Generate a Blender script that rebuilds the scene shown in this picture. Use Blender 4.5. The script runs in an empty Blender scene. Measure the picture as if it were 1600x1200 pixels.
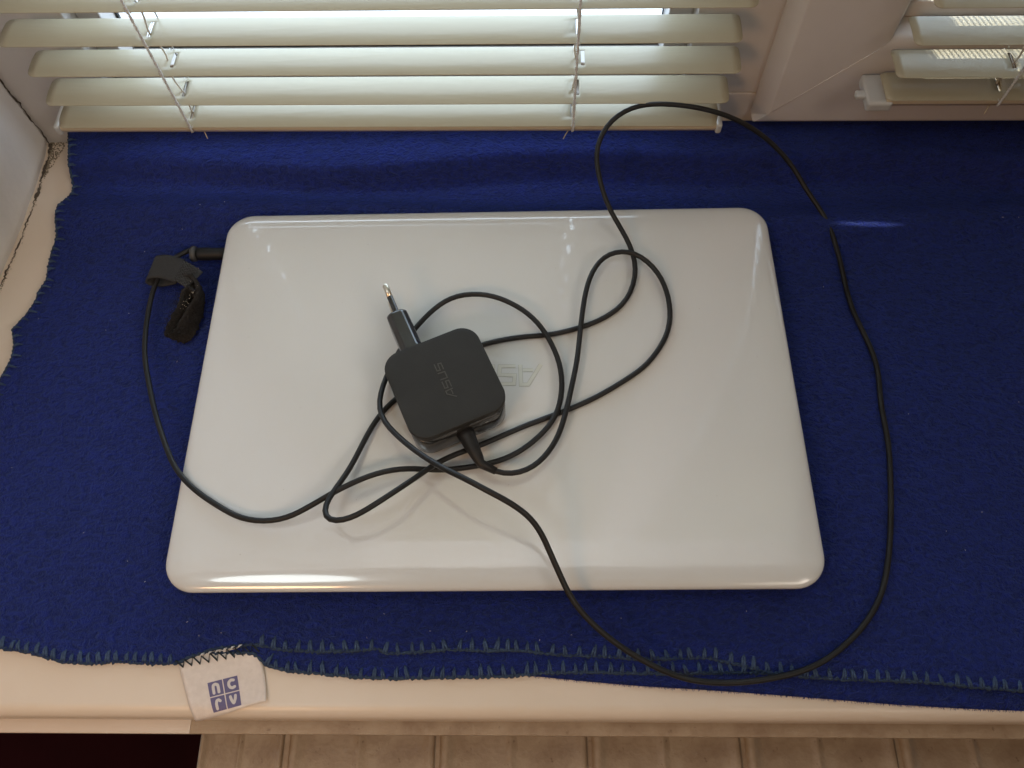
import bpy, bmesh, math, random
import numpy as np
from mathutils import Vector, Matrix
R = math.radians
SC = bpy.context.scene
COL = SC.collection
random.seed(7); rng = np.random.default_rng(7)

# ---------------------------------------------------------------- camera
cam_d = bpy.data.cameras.new('camera'); cam = bpy.data.objects.new('camera', cam_d); COL.objects.link(cam)
cam_d.sensor_width = 36.0; cam_d.lens = 27.887; cam_d.clip_start = 0.01; cam_d.clip_end = 60
_r = Vector((0.99967388, -0.00148818, -0.02549332)); _u = Vector((0.01233043, 0.90234386, 0.43084047)); _f = Vector((-0.02236257, 0.43101431, -0.90206795))
M = Matrix((( _r.x, _u.x, -_f.x, 0.022954), (_r.y, _u.y, -_f.y, -0.221349), (_r.z, _u.z, -_f.z, 0.473861), (0, 0, 0, 1)))
cam.matrix_world = M
SC.camera = cam

# ---------------------------------------------------------------- world, lamps, exposure
SKY_STRENGTH = 5.0
WORLD_STRENGTH = 0.07
ROOM_POWER = 1.5
GLOW_POWER = 2.7
FILL_POWER = 0.5
SUN_POWER = 1900.0
w = bpy.data.worlds.new('World'); SC.world = w; w.use_nodes = True
bgn = w.node_tree.nodes['Background']; bgn.inputs[0].default_value = (1.0, 0.80, 0.62, 1); bgn.inputs[1].default_value = WORLD_STRENGTH
SC.view_settings.view_transform = 'Standard'; SC.view_settings.look = 'None'; SC.view_settings.exposure = 0.27; SC.view_settings.gamma = 1.0

def lamp(name, kind, loc, target, power, color, **kw):
    d = bpy.data.lights.new(name, kind); d.energy = power; d.color = color
    for k, v in kw.items(): setattr(d, k, v)
    o = bpy.data.objects.new(name, d); COL.objects.link(o); o.location = loc
    o.rotation_euler = (Vector(target) - Vector(loc)).to_track_quat('-Z', 'Y').to_euler()
    return o
# daylight of the room: a large soft source high on the left, and a warm lamp lower at the front left
lamp('room_daylight', 'AREA', (-0.52, -0.42, 1.25), (-0.34, 0.02, 0), ROOM_POWER, (0.88, 0.98, 1.0), shape='DISK', size=0.32)
lamp('room_glow', 'AREA', (-0.50, -0.88, 0.80), (-0.20, -0.10, 0), GLOW_POWER, (1.0, 0.57, 0.28), shape='DISK', size=0.28)
lamp('room_fill', 'AREA', (0.62, -0.78, 1.05), (-0.42, 0.12, 0.05), FILL_POWER, (1.0, 0.86, 0.72), shape='SQUARE', size=0.6, spread=R(48))  # added fill from the right, lifts the left plaster and far sill
# added upward lamp, brightens the window head that the lid mirrors
lamp('soffit_fill', 'AREA', (-0.05, -0.95, 0.0), (-0.05, 0.12, 1.42), 4.6, (0.95, 0.99, 1.0), shape='SQUARE', size=0.5, spread=R(58))
# direct sun falling steeply through the right-hand casement
lamp('sun_lamp', 'SPOT', (0.05, 1.70, 3.85), (0.58, 0.19, 0.14), SUN_POWER, (1.0, 0.95, 0.88), spot_size=R(10.5), spot_blend=0.08, shadow_soft_size=0.012)

# narrow spot added on the room side for the sun streak on the blanket
_gl = lamp('streak_spot', 'SPOT', (0.60, 0.10, 1.10), (0.262, 0.1235, 0.0), 60.0, (1.0, 0.96, 0.9), spot_size=R(2.9), spot_blend=0.9, shadow_soft_size=0.001)
_z = (Vector((0.60, 0.10, 1.10)) - Vector((0.262, 0.1235, 0.0))).normalized(); _y = _z.cross(Vector((1, -.02, 0))).normalized(); _x = _y.cross(_z)
_gl.matrix_world = Matrix(((_x.x, _y.x, _z.x, .60), (_x.y, _y.y, _z.y, .10), (_x.z, _y.z, _z.z, 1.10), (0, 0, 0, 1))) @ Matrix.Diagonal((1, .075, 1, 1))

SC.cycles.use_denoising = True
SC.cycles.max_bounces = 10; SC.cycles.diffuse_bounces = 5; SC.cycles.glossy_bounces = 5; SC.cycles.transparent_max_bounces = 12
SC.cycles.sample_clamp_indirect = 6.0
SC.cycles.caustics_reflective = False; SC.cycles.caustics_refractive = False

WANG = R(-1.25)                       # the window wall is turned a little against the laptop
WC, WS = math.cos(WANG), math.sin(WANG)
def W(x, y, z=0.0): return Vector((WC * x - WS * y, WS * x + WC * y, z))
def inv(x, y): return (WC * x + WS * y, -WS * x + WC * y)

# ---------------------------------------------------------------- helpers
def tag(o, label=None, cat=None, group=None, kind=None):
    if label: o['label'] = label
    if cat: o['category'] = cat
    if group: o['group'] = group
    if kind: o['kind'] = kind
    return o
def empty(name, loc=(0, 0, 0), rz=0.0):
    o = bpy.data.objects.new(name, None); COL.objects.link(o); o.location = loc; o.rotation_euler = (0, 0, rz); o.empty_display_size = .02
    return o
def mesh(name, V, F, smooth=False):
    me = bpy.data.meshes.new(name); me.from_pydata([tuple(v) for v in V], [], F); me.update()
    if smooth: me.shade_smooth()
    return me
def obj(name, me, mat=None, parent=None, loc=None, rot=None):
    o = bpy.data.objects.new(name, me); COL.objects.link(o)
    if mat is not None and not me.materials: me.materials.append(mat)
    if parent is not None: o.parent = parent
    if loc is not None: o.location = loc
    if rot is not None: o.rotation_euler = rot
    return o
def bm_mesh(name, bm, smooth=False, recalc=True):
    if recalc: bmesh.ops.recalc_face_normals(bm, faces=bm.faces)
    me = bpy.data.meshes.new(name); bm.to_mesh(me); bm.free()
    if smooth: me.shade_smooth()
    return me
def bx(bm, x0, x1, y0, y1, z0, z1, bev=0.0, seg=2):
    vs = [bm.verts.new(p) for p in ((x0,y0,z0),(x1,y0,z0),(x1,y1,z0),(x0,y1,z0),(x0,y0,z1),(x1,y0,z1),(x1,y1,z1),(x0,y1,z1))]
    fs = [bm.faces.new([vs[i] for i in q]) for q in ((3,2,1,0),(4,5,6,7),(0,1,5,4),(1,2,6,5),(2,3,7,6),(3,0,4,7))]
    if bev > 0:
        es = list({e for f in fs for e in f.edges})
        bmesh.ops.bevel(bm, geom=es, offset=bev, segments=seg, profile=.5, affect='EDGES')
def box(name, x0, x1, y0, y1, z0, z1, bev=0.0, seg=2):
    bm = bmesh.new(); bx(bm, x0, x1, y0, y1, z0, z1, bev, seg); return bm_mesh(name, bm)
def tube_data(P, rad, n=8, cap=True, twist=0.0):
    P = np.asarray(P, float); m = len(P)
    T = np.gradient(P, axis=0); T /= np.linalg.norm(T, axis=1)[:, None] + 1e-12
    rad = np.broadcast_to(rad, (m,))
    a = np.array((0, 0, 1.0)) if abs(T[0][2]) < .9 else np.array((1.0, 0, 0))
    N = np.cross(T[0], a); N /= np.linalg.norm(N)
    V = []; F = []
    for i in range(m):
        N = N - T[i] * N.dot(T[i]); N /= np.linalg.norm(N) + 1e-12
        B = np.cross(T[i], N)
        for k in range(n):
            an = 2 * math.pi * k / n + twist * i
            V.append(P[i] + rad[i] * (math.cos(an) * N + math.sin(an) * B))
    for i in range(m - 1):
        for k in range(n):
            k2 = (k + 1) % n
            F.append((i*n + k, i*n + k2, (i+1)*n + k2, (i+1)*n + k))
    if cap:
        F.append(tuple(range(n))[::-1]); F.append(tuple((m-1)*n + k for k in range(n)))
    return V, F
def tube(name, P, rad, n=8, smooth=True):
    V, F = tube_data(P, rad, n); return mesh(name, V, F, smooth)
def join_data(parts):
    V = []; F = []
    for v, f in parts:
        o = len(V); V += list(v); F += [tuple(i + o for i in q) for q in f]
    return V, F
def grid_mesh(name, X, Y, Z, smooth=True):
    ny, nx = X.shape
    V = np.stack([X, Y, Z], -1).reshape(-1, 3)
    i = np.arange(ny - 1)[:, None] * nx + np.arange(nx - 1)[None]
    Q = np.stack([i, i + 1, i + nx + 1, i + nx], -1).reshape(-1, 4)
    me = bpy.data.meshes.new(name)
    me.vertices.add(len(V)); me.vertices.foreach_set('co', V.ravel())
    me.loops.add(Q.size); me.loops.foreach_set('vertex_index', Q.ravel().astype(np.int32))
    me.polygons.add(len(Q)); me.polygons.foreach_set('loop_start', np.arange(0, Q.size, 4, dtype=np.int32))
    me.update(calc_edges=True); me.validate()
    if smooth: me.shade_smooth()
    return me
def rrect(w, h, r, n=8):
    r = max(r, 1e-4); P = []
    for cx, cy, a0 in ((w/2-r, h/2-r, 0), (-w/2+r, h/2-r, 90), (-w/2+r, -h/2+r, 180), (w/2-r, -h/2+r, 270)):
        for k in range(n + 1):
            a = R(a0 + 90 * k / n); P.append((cx + r*math.cos(a), cy + r*math.sin(a)))
    return P
def loft(rings, cap0=True, cap1=True):
    V = []; F = []; n = len(rings[0])
    for rg in rings: V += list(rg)
    for i in range(len(rings) - 1):
        for k in range(n):
            k2 = (k + 1) % n; F.append((i*n+k, i*n+k2, (i+1)*n+k2, (i+1)*n+k))
    if cap0: F.append(tuple(range(n))[::-1])
    if cap1: F.append(tuple((len(rings)-1)*n + k for k in range(n)))
    return V, F
def smoothstep(a, b, x):
    t = np.clip((x - a) / (b - a), 0, 1); return t * t * (3 - 2 * t)
def solid(o, t, off=-1):
    m = o.modifiers.new('thickness', 'SOLIDIFY'); m.thickness = t; m.offset = off; return o
def sharp(o, ang=35):
    o.data.shade_smooth()
    me = o.data; bm = bmesh.new(); bm.from_mesh(me)
    for e in bm.edges:
        if len(e.link_faces) == 2 and e.calc_face_angle(0) > R(ang): e.smooth = False
    bm.to_mesh(me); bm.free(); return o

# ---------------------------------------------------------------- materials
def mat(name, color, rough=.5, metal=0.0, spec=.5, coat=0.0, sheen=0.0, sheen_tint=None, coat_rough=.05):
    m = bpy.data.materials.new(name); m.use_nodes = True
    b = m.node_tree.nodes['Principled BSDF']
    b.inputs['Base Color'].default_value = (*color, 1); b.inputs['Roughness'].default_value = rough; b.inputs['Metallic'].default_value = metal
    b.inputs['Specular IOR Level'].default_value = spec; b.inputs['Coat Weight'].default_value = coat; b.inputs['Coat Roughness'].default_value = coat_rough
    b.inputs['Sheen Weight'].default_value = sheen
    if sheen_tint: b.inputs['Sheen Tint'].default_value = (*sheen_tint, 1)
    return m
def N(m, kind, **kw):
    n = m.node_tree.nodes.new(kind)
    for k, v in kw.items():
        if k in n.inputs: n.inputs[k].default_value = v
        else: setattr(n, k, v)
    return n
def L(m, a, b): m.node_tree.links.new(a, b)
def P_(m): return m.node_tree.nodes['Principled BSDF']
def coords(m, scale=(1, 1, 1), use='Object'):
    t = N(m, 'ShaderNodeTexCoord'); mp = N(m, 'ShaderNodeMapping'); mp.inputs['Scale'].default_value = scale
    L(m, t.outputs[use], mp.inputs[0]); return mp.outputs[0]
def ramp(m, fac, stops):
    r = N(m, 'ShaderNodeValToRGB'); L(m, fac, r.inputs[0]); e = r.color_ramp.elements
    while len(e) < len(stops): e.new(.5)
    for el, (p, c) in zip(e, stops):
        el.position = p; el.color = (*c, 1) if len(c) == 3 else c
    return r.outputs[0]
def bump(m, height, dist, strength=1.0, normal=None):
    b = N(m, 'ShaderNodeBump'); b.inputs['Distance'].default_value = dist; b.inputs['Strength'].default_value = strength
    L(m, height, b.inputs['Height'])
    if normal is not None: L(m, normal, b.inputs['Normal'])
    return b.outputs[0]
def noise(m, co, scale, detail=3, rough=.55, dist=0.0):
    n = N(m, 'ShaderNodeTexNoise'); n.inputs['Scale'].default_value = scale; n.inputs['Detail'].default_value = detail; n.inputs['Roughness'].default_value = rough
    n.inputs['Distortion'].default_value = dist
    L(m, co, n.inputs['Vector']); return n.outputs[0]
def mixc(m, fac, a, b):
    x = N(m, 'ShaderNodeMix', data_type='RGBA')
    if hasattr(fac, 'links'): L(m, fac, x.inputs[0])
    else: x.inputs[0].default_value = fac
    for s, v in ((6, a), (7, b)):
        if hasattr(v, 'links'): L(m, v, x.inputs[s])
        else: x.inputs[s].default_value = (*v, 1)
    return x.outputs[2]
def vary(name, c1, c2, scale, rough=.5, r2=None, bscale=None, bdist=.0002, **kw):
    m = mat(name, c1, rough, **kw); co = coords(m)
    n = noise(m, co, scale, 5); c = ramp(m, n, ((.35, c1), (.65, c2))); L(m, c, P_(m).inputs['Base Color'])
    if r2 is not None:
        n2 = noise(m, co, scale * 2.3, 4); rr = N(m, 'ShaderNodeMapRange'); L(m, n2, rr.inputs[0]); rr.inputs[1].default_value = .3; rr.inputs[2].default_value = .7
        rr.inputs[3].default_value = rough; rr.inputs[4].default_value = r2; L(m, rr.outputs[0], P_(m).inputs['Roughness'])
    if bscale: L(m, bump(m, noise(m, co, bscale, 4), bdist), P_(m).inputs['Normal'])
    return m
# measured outlines, millimetres
CABLE_MM=[(-6.07,-62.98,34),(-1.85,-65.33,33.51),(2.55,-67.18,33.03),(7.14,-68.18,32.59),(11.78,-68.2,32.18),(16.26,-67.34,31.83),(20.42,-65.78,31.53),(24.18,-63.67,31.29),(27.55,-61.09,31.1),(30.62,-58.07,30.96),(33.42,-54.67,30.87),(35.92,-51.01,30.8),(38.06,-47.24,30.76),(39.84,-43.47,30.73),(41.32,-39.7,30.7),(42.61,-35.83,30.67),(43.83,-31.79,30.62),(45,-27.53,30.55),(46.13,-23.14,30.46),(47.21,-18.73,30.35),(48.21,-14.37,30.22),(49.18,-10.08,30.07),(50.14,-5.82,29.91),(51.08,-1.51,29.74),(52,2.91,29.57),(52.84,7.43,29.41),(53.59,12.06,29.27),(54.25,16.75,29.14),(54.86,21.49,29.05),(55.45,26.26,28.98),(56.08,31.08,28.96),(56.75,36,28.97),(57.49,41.05,29.03),(58.32,46.25,29.12),(59.27,51.59,29.25),(60.4,56.98,29.41),(61.78,62.3,29.59),(63.47,67.4,29.78),(65.5,72.14,29.97),(67.88,76.42,30.14),(70.62,80.13,30.28),(73.79,83.22,30.37),(77.43,85.6,30.41),(81.49,87.17,30.38),(85.8,87.83,30.28),(90.16,87.5,30.1),(94.42,86.11,29.85),(98.5,83.68,29.53),(102.32,80.34,29.15),(105.72,76.33,28.72),(108.55,71.96,28.27),(110.75,67.47,27.8),(112.37,62.97,27.33),(113.53,58.43,26.86),(114.33,53.84,26.43),(114.77,49.16,26.02),(114.83,44.4,25.65),(114.48,39.61,25.33),(113.68,34.9,25.05),(112.44,30.4,24.81),(110.79,26.18,24.62),(108.76,22.15,24.46),(106.39,18.22,24.34),(103.73,14.33,24.24),(100.83,10.58,24.17),(97.76,7.11,24.11),(94.55,4.02,24.08),(91.25,1.28,24.05),(87.89,-1.22,24.03),(84.55,-3.53,24.02),(81.25,-5.73,24.01),(78,-7.84,24.01),(74.73,-9.9,24),(71.43,-11.92,24),(68.1,-13.88,24),(64.76,-15.77,24),(61.41,-17.55,24),(58.03,-19.25,24.01),(54.65,-20.85,24.01),(51.27,-22.36,24.02),(47.89,-23.81,24.03),(44.49,-25.22,24.05),(41,-26.64,24.08),(37.41,-28.08,24.12),(33.73,-29.53,24.17),(30.03,-31,24.25),(26.34,-32.5,24.35),(22.67,-34.05,24.48),(19.03,-35.65,24.66),(15.39,-37.31,24.88),(11.74,-39.06,25.17),(8.09,-40.88,25.53),(4.44,-42.75,25.97),(0.79,-44.65,26.5),(-2.82,-46.52,27.13),(-6.41,-48.35,27.87),(-10,-50.16,28.72),(-13.67,-51.99,29.67),(-17.48,-53.91,30.74),(-21.42,-56,31.9),(-25.32,-58.27,33.16),(-28.96,-60.69,34.49),(-32.23,-63.2,35.88),(-35.13,-65.74,37.3),(-37.8,-68.29,38.74),(-40.35,-70.82,40.16),(-42.85,-73.3,41.54),(-45.34,-75.71,42.86),(-47.83,-78.04,44.08),(-50.36,-80.31,45.17),(-52.97,-82.57,46.12),(-55.72,-84.84,46.89),(-58.63,-87.12,47.47),(-61.65,-89.37,47.83),(-64.71,-91.52,47.96),(-67.77,-93.48,47.85),(-70.87,-95.24,47.5),(-74.15,-96.78,46.92),(-77.79,-98.06,46.12),(-81.82,-98.91,45.13),(-86,-98.98,43.97),(-89.77,-97.88,42.68),(-92.51,-95.48,41.3),(-93.88,-92.11,39.86),(-93.97,-88.25,38.41),(-93.13,-84.26,36.98),(-91.7,-80.27,35.59),(-90,-76.33,34.27),(-88.23,-72.46,33.03),(-86.52,-68.64,31.89),(-84.91,-64.79,30.83),(-83.4,-60.84,29.88),(-81.95,-56.78,29.02),(-80.52,-52.6,28.25),(-79.08,-48.35,27.57),(-77.57,-44.08,26.97),(-75.97,-39.87,26.44),(-74.26,-35.8,25.98),(-72.43,-31.94,25.59),(-70.47,-28.35,25.26),(-68.39,-25.06,24.98),(-66.17,-22,24.75),(-63.75,-19.13,24.57),(-61.09,-16.38,24.42),(-58.19,-13.73,24.3),(-55.05,-11.14,24.22),(-51.76,-8.58,24.15),(-48.38,-5.98,24.1),(-45.01,-3.33,24.07),(-41.68,-0.59,24.04),(-38.39,2.21,24.03),(-35.09,5.04,24.02),(-31.74,7.82,24.01),(-28.31,10.48,24.01),(-24.74,12.99,24),(-21.02,15.31,24),(-17.18,17.43,24),(-13.28,19.34,24),(-9.31,21.01,24),(-5.21,22.45,24),(-0.97,23.67,24),(3.39,24.7,24),(7.82,25.58,24),(12.37,26.34,24),(17.04,26.99,24),(21.75,27.48,24),(26.39,27.83,24),(30.89,28.16,24),(35.26,28.61,24),(39.52,29.29,24),(43.69,30.19,24.01),(47.81,31.25,24.01),(51.89,32.4,24.02),(55.95,33.65,24.03),(60.04,35.06,24.05),(64.16,36.7,24.08),(68.33,38.64,24.12),(72.48,40.92,24.19),(76.53,43.54,24.28),(80.4,46.55,24.42),(84.01,50.08,24.61),(87.24,54.25,24.86),(90,59.12,25.19),(92.16,64.57,25.61),(93.63,70.33,26.15),(94.29,76.18,26.81),(94.12,81.98,27.62),(93.13,87.7,28.58),(91.44,93.23,29.7),(89.25,98.42,31),(86.81,103.14,32.47),(84.32,107.4,34.1),(81.92,111.33,35.9),(79.69,115.13,37.86),(77.65,118.98,39.94),(75.81,123.03,42.15),(74.16,127.34,44.45),(72.7,131.87,46.83),(71.48,136.5,49.25),(70.58,141.04,51.7),(70.11,145.36,54.14),(70.17,149.44,56.54),(70.85,153.4,58.88),(72.23,157.36,61.14),(74.34,161.28,63.28),(77.15,165.01,65.29),(80.59,168.34,67.14),(84.59,171.12,68.81),(89.02,173.25,70.28),(93.69,174.67,71.55),(98.38,175.43,72.59),(102.94,175.67,73.41),(107.35,175.55,73.98),(111.71,175.27,74.32),(116.09,174.94,74.42),(120.49,174.63,74.27),(124.87,174.38,73.9),(129.19,174.21,73.29),(133.46,174.12,72.46),(137.73,174.1,71.41),(142.02,174.11,70.15),(146.34,174.15,68.68),(150.66,174.2,67.02),(154.97,174.24,65.15),(159.25,174.29,63.1),(163.48,174.31,60.88),(167.67,174.29,58.48),(171.86,174.18,55.92),(176.06,173.95,53.21),(180.27,173.55,50.38),(184.5,172.95,47.44),(188.74,172.08,44.42),(192.99,170.87,41.34),(197.2,169.28,38.24),(201.29,167.36,35.15),(205.14,165.21,32.1),(208.69,162.85,29.13),(211.94,160.22,26.26),(214.95,157.21,23.54),(217.8,153.8,20.97),(220.58,150.11,18.58),(223.39,146.32,16.39),(226.23,142.55,14.39),(229.03,138.78,12.6),(231.64,134.91,11),(233.95,130.81,9.6),(235.87,126.41,8.37),(237.42,121.71,7.31),(238.62,116.73,6.41),(239.54,111.57,5.64),(240.23,106.34,4.99),(240.78,101.1,4.45),(241.18,95.8,4),(241.47,90.35,3.63),(241.64,84.74,3.33),(241.76,79.11,3.08),(241.9,73.63,2.88),(242.15,68.41,2.72),(242.56,63.38,2.6),(243.2,58.38,2.5),(244.07,53.3,2.42),(245.13,48.14,2.36),(246.31,42.98,2.32),(247.51,37.87,2.28),(248.68,32.73,2.26),(249.73,27.48,2.24),(250.55,22.11,2.23),(251.02,16.73,2.22),(251.1,11.44,2.21),(250.83,6.29,2.21),(250.31,1.25,2.2),(249.69,-3.73,2.2),(249.1,-8.61,2.2),(248.62,-13.34,2.2),(248.32,-17.89,2.2),(248.17,-22.27,2.2),(248.09,-26.55,2.2),(248.01,-30.8,2.2),(247.88,-35.04,2.2),(247.64,-39.29,2.2),(247.28,-43.52,2.2),(246.8,-47.74,2.2),(246.21,-51.94,2.2),(245.55,-56.1,2.2),(244.85,-60.19,2.2),(244.15,-64.18,2.2),(243.45,-68.1,2.2),(242.74,-71.97,2.2),(241.99,-75.84,2.2),(241.22,-79.72,2.2),(240.41,-83.63,2.21),(239.57,-87.56,2.21),(238.68,-91.51,2.21),(237.74,-95.47,2.22),(236.74,-99.48,2.23),(235.66,-103.52,2.24),(234.52,-107.58,2.25),(233.31,-111.61,2.27),(232.04,-115.59,2.3),(230.69,-119.5,2.32),(229.24,-123.33,2.35),(227.68,-127.07,2.39),(225.95,-130.74,2.43),(223.99,-134.36,2.48),(221.77,-137.94,2.54),(219.3,-141.46,2.59),(216.6,-144.88,2.66),(213.72,-148.17,2.72),(210.67,-151.34,2.8),(207.47,-154.38,2.88),(204.11,-157.28,2.96),(200.65,-160.06,3.04),(197.11,-162.7,3.13),(193.52,-165.19,3.22),(189.89,-167.51,3.31),(186.22,-169.61,3.4),(182.5,-171.48,3.48),(178.73,-173.11,3.56),(174.93,-174.54,3.64),(171.14,-175.76,3.71),(167.38,-176.8,3.77),(163.66,-177.67,3.83),(159.99,-178.41,3.88),(156.36,-179.05,3.93),(152.79,-179.63,3.97),(149.29,-180.13,4.02),(145.86,-180.57,4.08),(142.47,-180.94,4.14),(139.13,-181.22,4.22),(135.82,-181.42,4.32),(132.51,-181.55,4.44),(129.21,-181.59,4.6),(125.88,-181.57,4.78),(122.54,-181.46,5.01),(119.18,-181.26,5.29),(115.83,-180.95,5.61),(112.49,-180.52,5.99),(109.19,-179.94,6.42),(105.9,-179.21,6.91),(102.62,-178.33,7.46),(99.33,-177.29,8.08),(96.02,-176.08,8.76),(92.7,-174.73,9.51),(89.38,-173.26,10.32),(86.08,-171.7,11.19),(82.81,-170.07,12.13),(79.57,-168.38,13.12),(76.41,-166.64,14.18),(73.36,-164.87,15.28),(70.44,-163.09,16.43),(67.64,-161.29,17.63),(64.91,-159.45,18.86),(62.23,-157.53,20.13),(59.57,-155.5,21.42),(56.91,-153.34,22.74),(54.32,-151.08,24.08),(51.85,-148.74,25.44),(49.57,-146.39,26.81),(47.51,-144.03,28.21),(45.65,-141.66,29.63),(43.98,-139.28,31.07),(42.46,-136.85,32.54),(41.05,-134.34,34.04),(39.7,-131.72,35.58),(38.32,-128.96,37.17),(36.89,-126.08,38.8),(35.42,-123.12,40.49),(33.98,-120.18,42.21),(32.59,-117.33,43.98),(31.24,-114.58,45.78),(29.86,-111.93,47.6),(28.35,-109.34,49.44),(26.65,-106.84,51.25),(24.73,-104.48,53.04),(22.56,-102.29,54.78),(20.15,-100.29,56.44),(17.53,-98.47,58),(14.74,-96.78,59.43),(11.84,-95.18,60.72),(8.86,-93.65,61.83),(5.81,-92.15,62.76),(2.71,-90.63,63.46),(-0.44,-89.02,63.95),(-3.62,-87.31,64.19),(-6.85,-85.5,64.17),(-10.14,-83.6,63.9),(-13.49,-81.65,63.37),(-16.91,-79.64,62.58),(-20.39,-77.55,61.55),(-23.95,-75.31,60.28),(-27.56,-72.86,58.79),(-31.23,-70.17,57.11),(-34.92,-67.26,55.27),(-38.61,-64.16,53.3),(-42.27,-60.91,51.22),(-45.92,-57.51,49.08),(-49.58,-53.93,46.91),(-53.26,-50.13,44.74),(-56.94,-46.1,42.6),(-60.49,-41.84,40.52),(-63.71,-37.32,38.53),(-66.34,-32.43,36.65),(-68.14,-27.06,34.9),(-68.97,-21.24,33.3),(-68.88,-15.2,31.87),(-68.09,-9.22,30.6),(-66.87,-3.49,29.52),(-65.38,1.97,28.62),(-63.71,7.16,27.9),(-61.92,12.09,27.35),(-60.02,16.75,26.97),(-57.95,21.2,26.74),(-55.67,25.51,26.64),(-53.12,29.7,26.67),(-50.37,33.73,26.79),(-47.48,37.52,26.99),(-44.54,41.04,27.25),(-41.55,44.28,27.54),(-38.47,47.24,27.86),(-35.27,49.89,28.18),(-31.86,52.18,28.49),(-28.13,54.07,28.78),(-23.99,55.5,29.04),(-19.39,56.43,29.26),(-14.49,56.79,29.44),(-9.54,56.58,29.58),(-4.79,55.85,29.67),(-0.37,54.7,29.71),(3.76,53.19,29.72),(7.69,51.38,29.69),(11.5,49.31,29.62),(15.21,46.97,29.53),(18.79,44.36,29.42),(22.19,41.45,29.28),(25.37,38.23,29.14),(28.28,34.76,28.99),(30.89,31.1,28.83),(33.21,27.32,28.67),(35.28,23.39,28.52),(37.18,19.29,28.38),(38.9,14.99,28.24),(40.41,10.48,28.12),(41.61,5.81,28),(42.44,1.03,27.9),(42.87,-3.78,27.8),(42.93,-8.55,27.7),(42.64,-13.2,27.61),(42.03,-17.66,27.52),(41.11,-21.91,27.43),(39.86,-25.93,27.33),(38.22,-29.75,27.22),(36.16,-33.39,27.1),(33.71,-36.84,26.98),(30.94,-40.12,26.85),(27.91,-43.22,26.72),(24.7,-46.14,26.58),(21.34,-48.84,26.45),(17.88,-51.3,26.33),(14.38,-53.46,26.21),(10.89,-55.31,26.12),(7.45,-56.83,26.06),(4.04,-58.07,26.02),(0.63,-59.11,26.02),(-2.81,-60,26.07),(-6.28,-60.78,26.16),(-9.78,-61.46,26.31),(-13.31,-62.09,26.52),(-16.85,-62.68,26.79),(-20.4,-63.25,27.14),(-23.96,-63.77,27.55),(-27.51,-64.19,28.03),(-31.06,-64.47,28.57),(-34.59,-64.58,29.17),(-38.14,-64.57,29.82),(-41.78,-64.53,30.5),(-45.64,-64.56,31.2),(-49.77,-64.77,31.9),(-54.14,-65.23,32.58),(-58.61,-66.01,33.22),(-63.04,-67.11,33.8),(-67.3,-68.46,34.29),(-71.23,-69.94,34.69),(-74.77,-71.46,34.98),(-78.01,-72.97,35.14),(-81.09,-74.44,35.18),(-84.11,-75.92,35.1),(-87.14,-77.42,34.89),(-90.18,-78.97,34.56),(-93.23,-80.59,34.13),(-96.3,-82.25,33.6),(-99.38,-83.9,32.99),(-102.48,-85.51,32.33),(-105.6,-87.08,31.63),(-108.74,-88.6,30.9),(-111.96,-90.06,30.17),(-115.38,-91.42,29.45),(-119.13,-92.6,28.77),(-123.3,-93.5,28.13),(-127.83,-94.01,27.54),(-132.57,-94.08,27.01),(-137.37,-93.69,26.54),(-142.04,-92.89,26.14),(-146.44,-91.7,25.79),(-150.52,-90.15,25.5),(-154.38,-88.32,25.24),(-158.2,-86.25,25.01),(-162.13,-83.99,24.78),(-166.18,-81.58,24.55),(-170.3,-79,24.3),(-174.4,-76.26,24),(-178.43,-73.31,23.66),(-182.39,-70.11,23.26),(-186.25,-66.59,22.8),(-189.95,-62.73,22.27),(-193.4,-58.59,21.67),(-196.56,-54.26,21.02),(-199.44,-49.79,20.31),(-202.16,-45.25,19.56),(-204.8,-40.62,18.77),(-207.42,-35.9,17.97),(-210.06,-31.06,17.15),(-212.7,-26.1,16.33),(-215.28,-21.08,15.53),(-217.72,-16.13,14.74),(-219.97,-11.32,13.99),(-222.04,-6.62,13.27),(-224.03,-1.96,12.59),(-225.98,2.71,11.97),(-227.93,7.43,11.39),(-229.84,12.2,10.88),(-231.65,17.05,10.42),(-233.29,22.01,10.02),(-234.71,27.1,9.69),(-235.9,32.28,9.42),(-236.86,37.48,9.22),(-237.61,42.66,9.07),(-238.19,47.8,8.99),(-238.62,52.92,8.95),(-238.93,58.04,8.96),(-239.11,63.22,9.01),(-239.12,68.54,9.1),(-238.91,74.09,9.2),(-238.39,79.83,9.31),(-237.48,85.55,9.43),(-236.05,90.98,9.55),(-233.99,95.91,9.66),(-231.12,100.21,9.76),(-227.32,103.88,9.84),(-222.66,107,9.92),(-217.46,109.79,10)]
LEFT_EDGE_MM=[(-325.99,195.52),(-325.3,178.02),(-324.32,171.85),(-329.01,156.84),(-327.53,144.94),(-324.87,130.34),(-326.08,116.12),(-325.61,104.93),(-323.93,92.81),(-327.02,83.14),(-327.25,75.14),(-330.46,64.68),(-337.47,51.88),(-332.64,39.15),(-331.7,29.19),(-333.43,19.42),(-335.34,13.64)]
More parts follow.
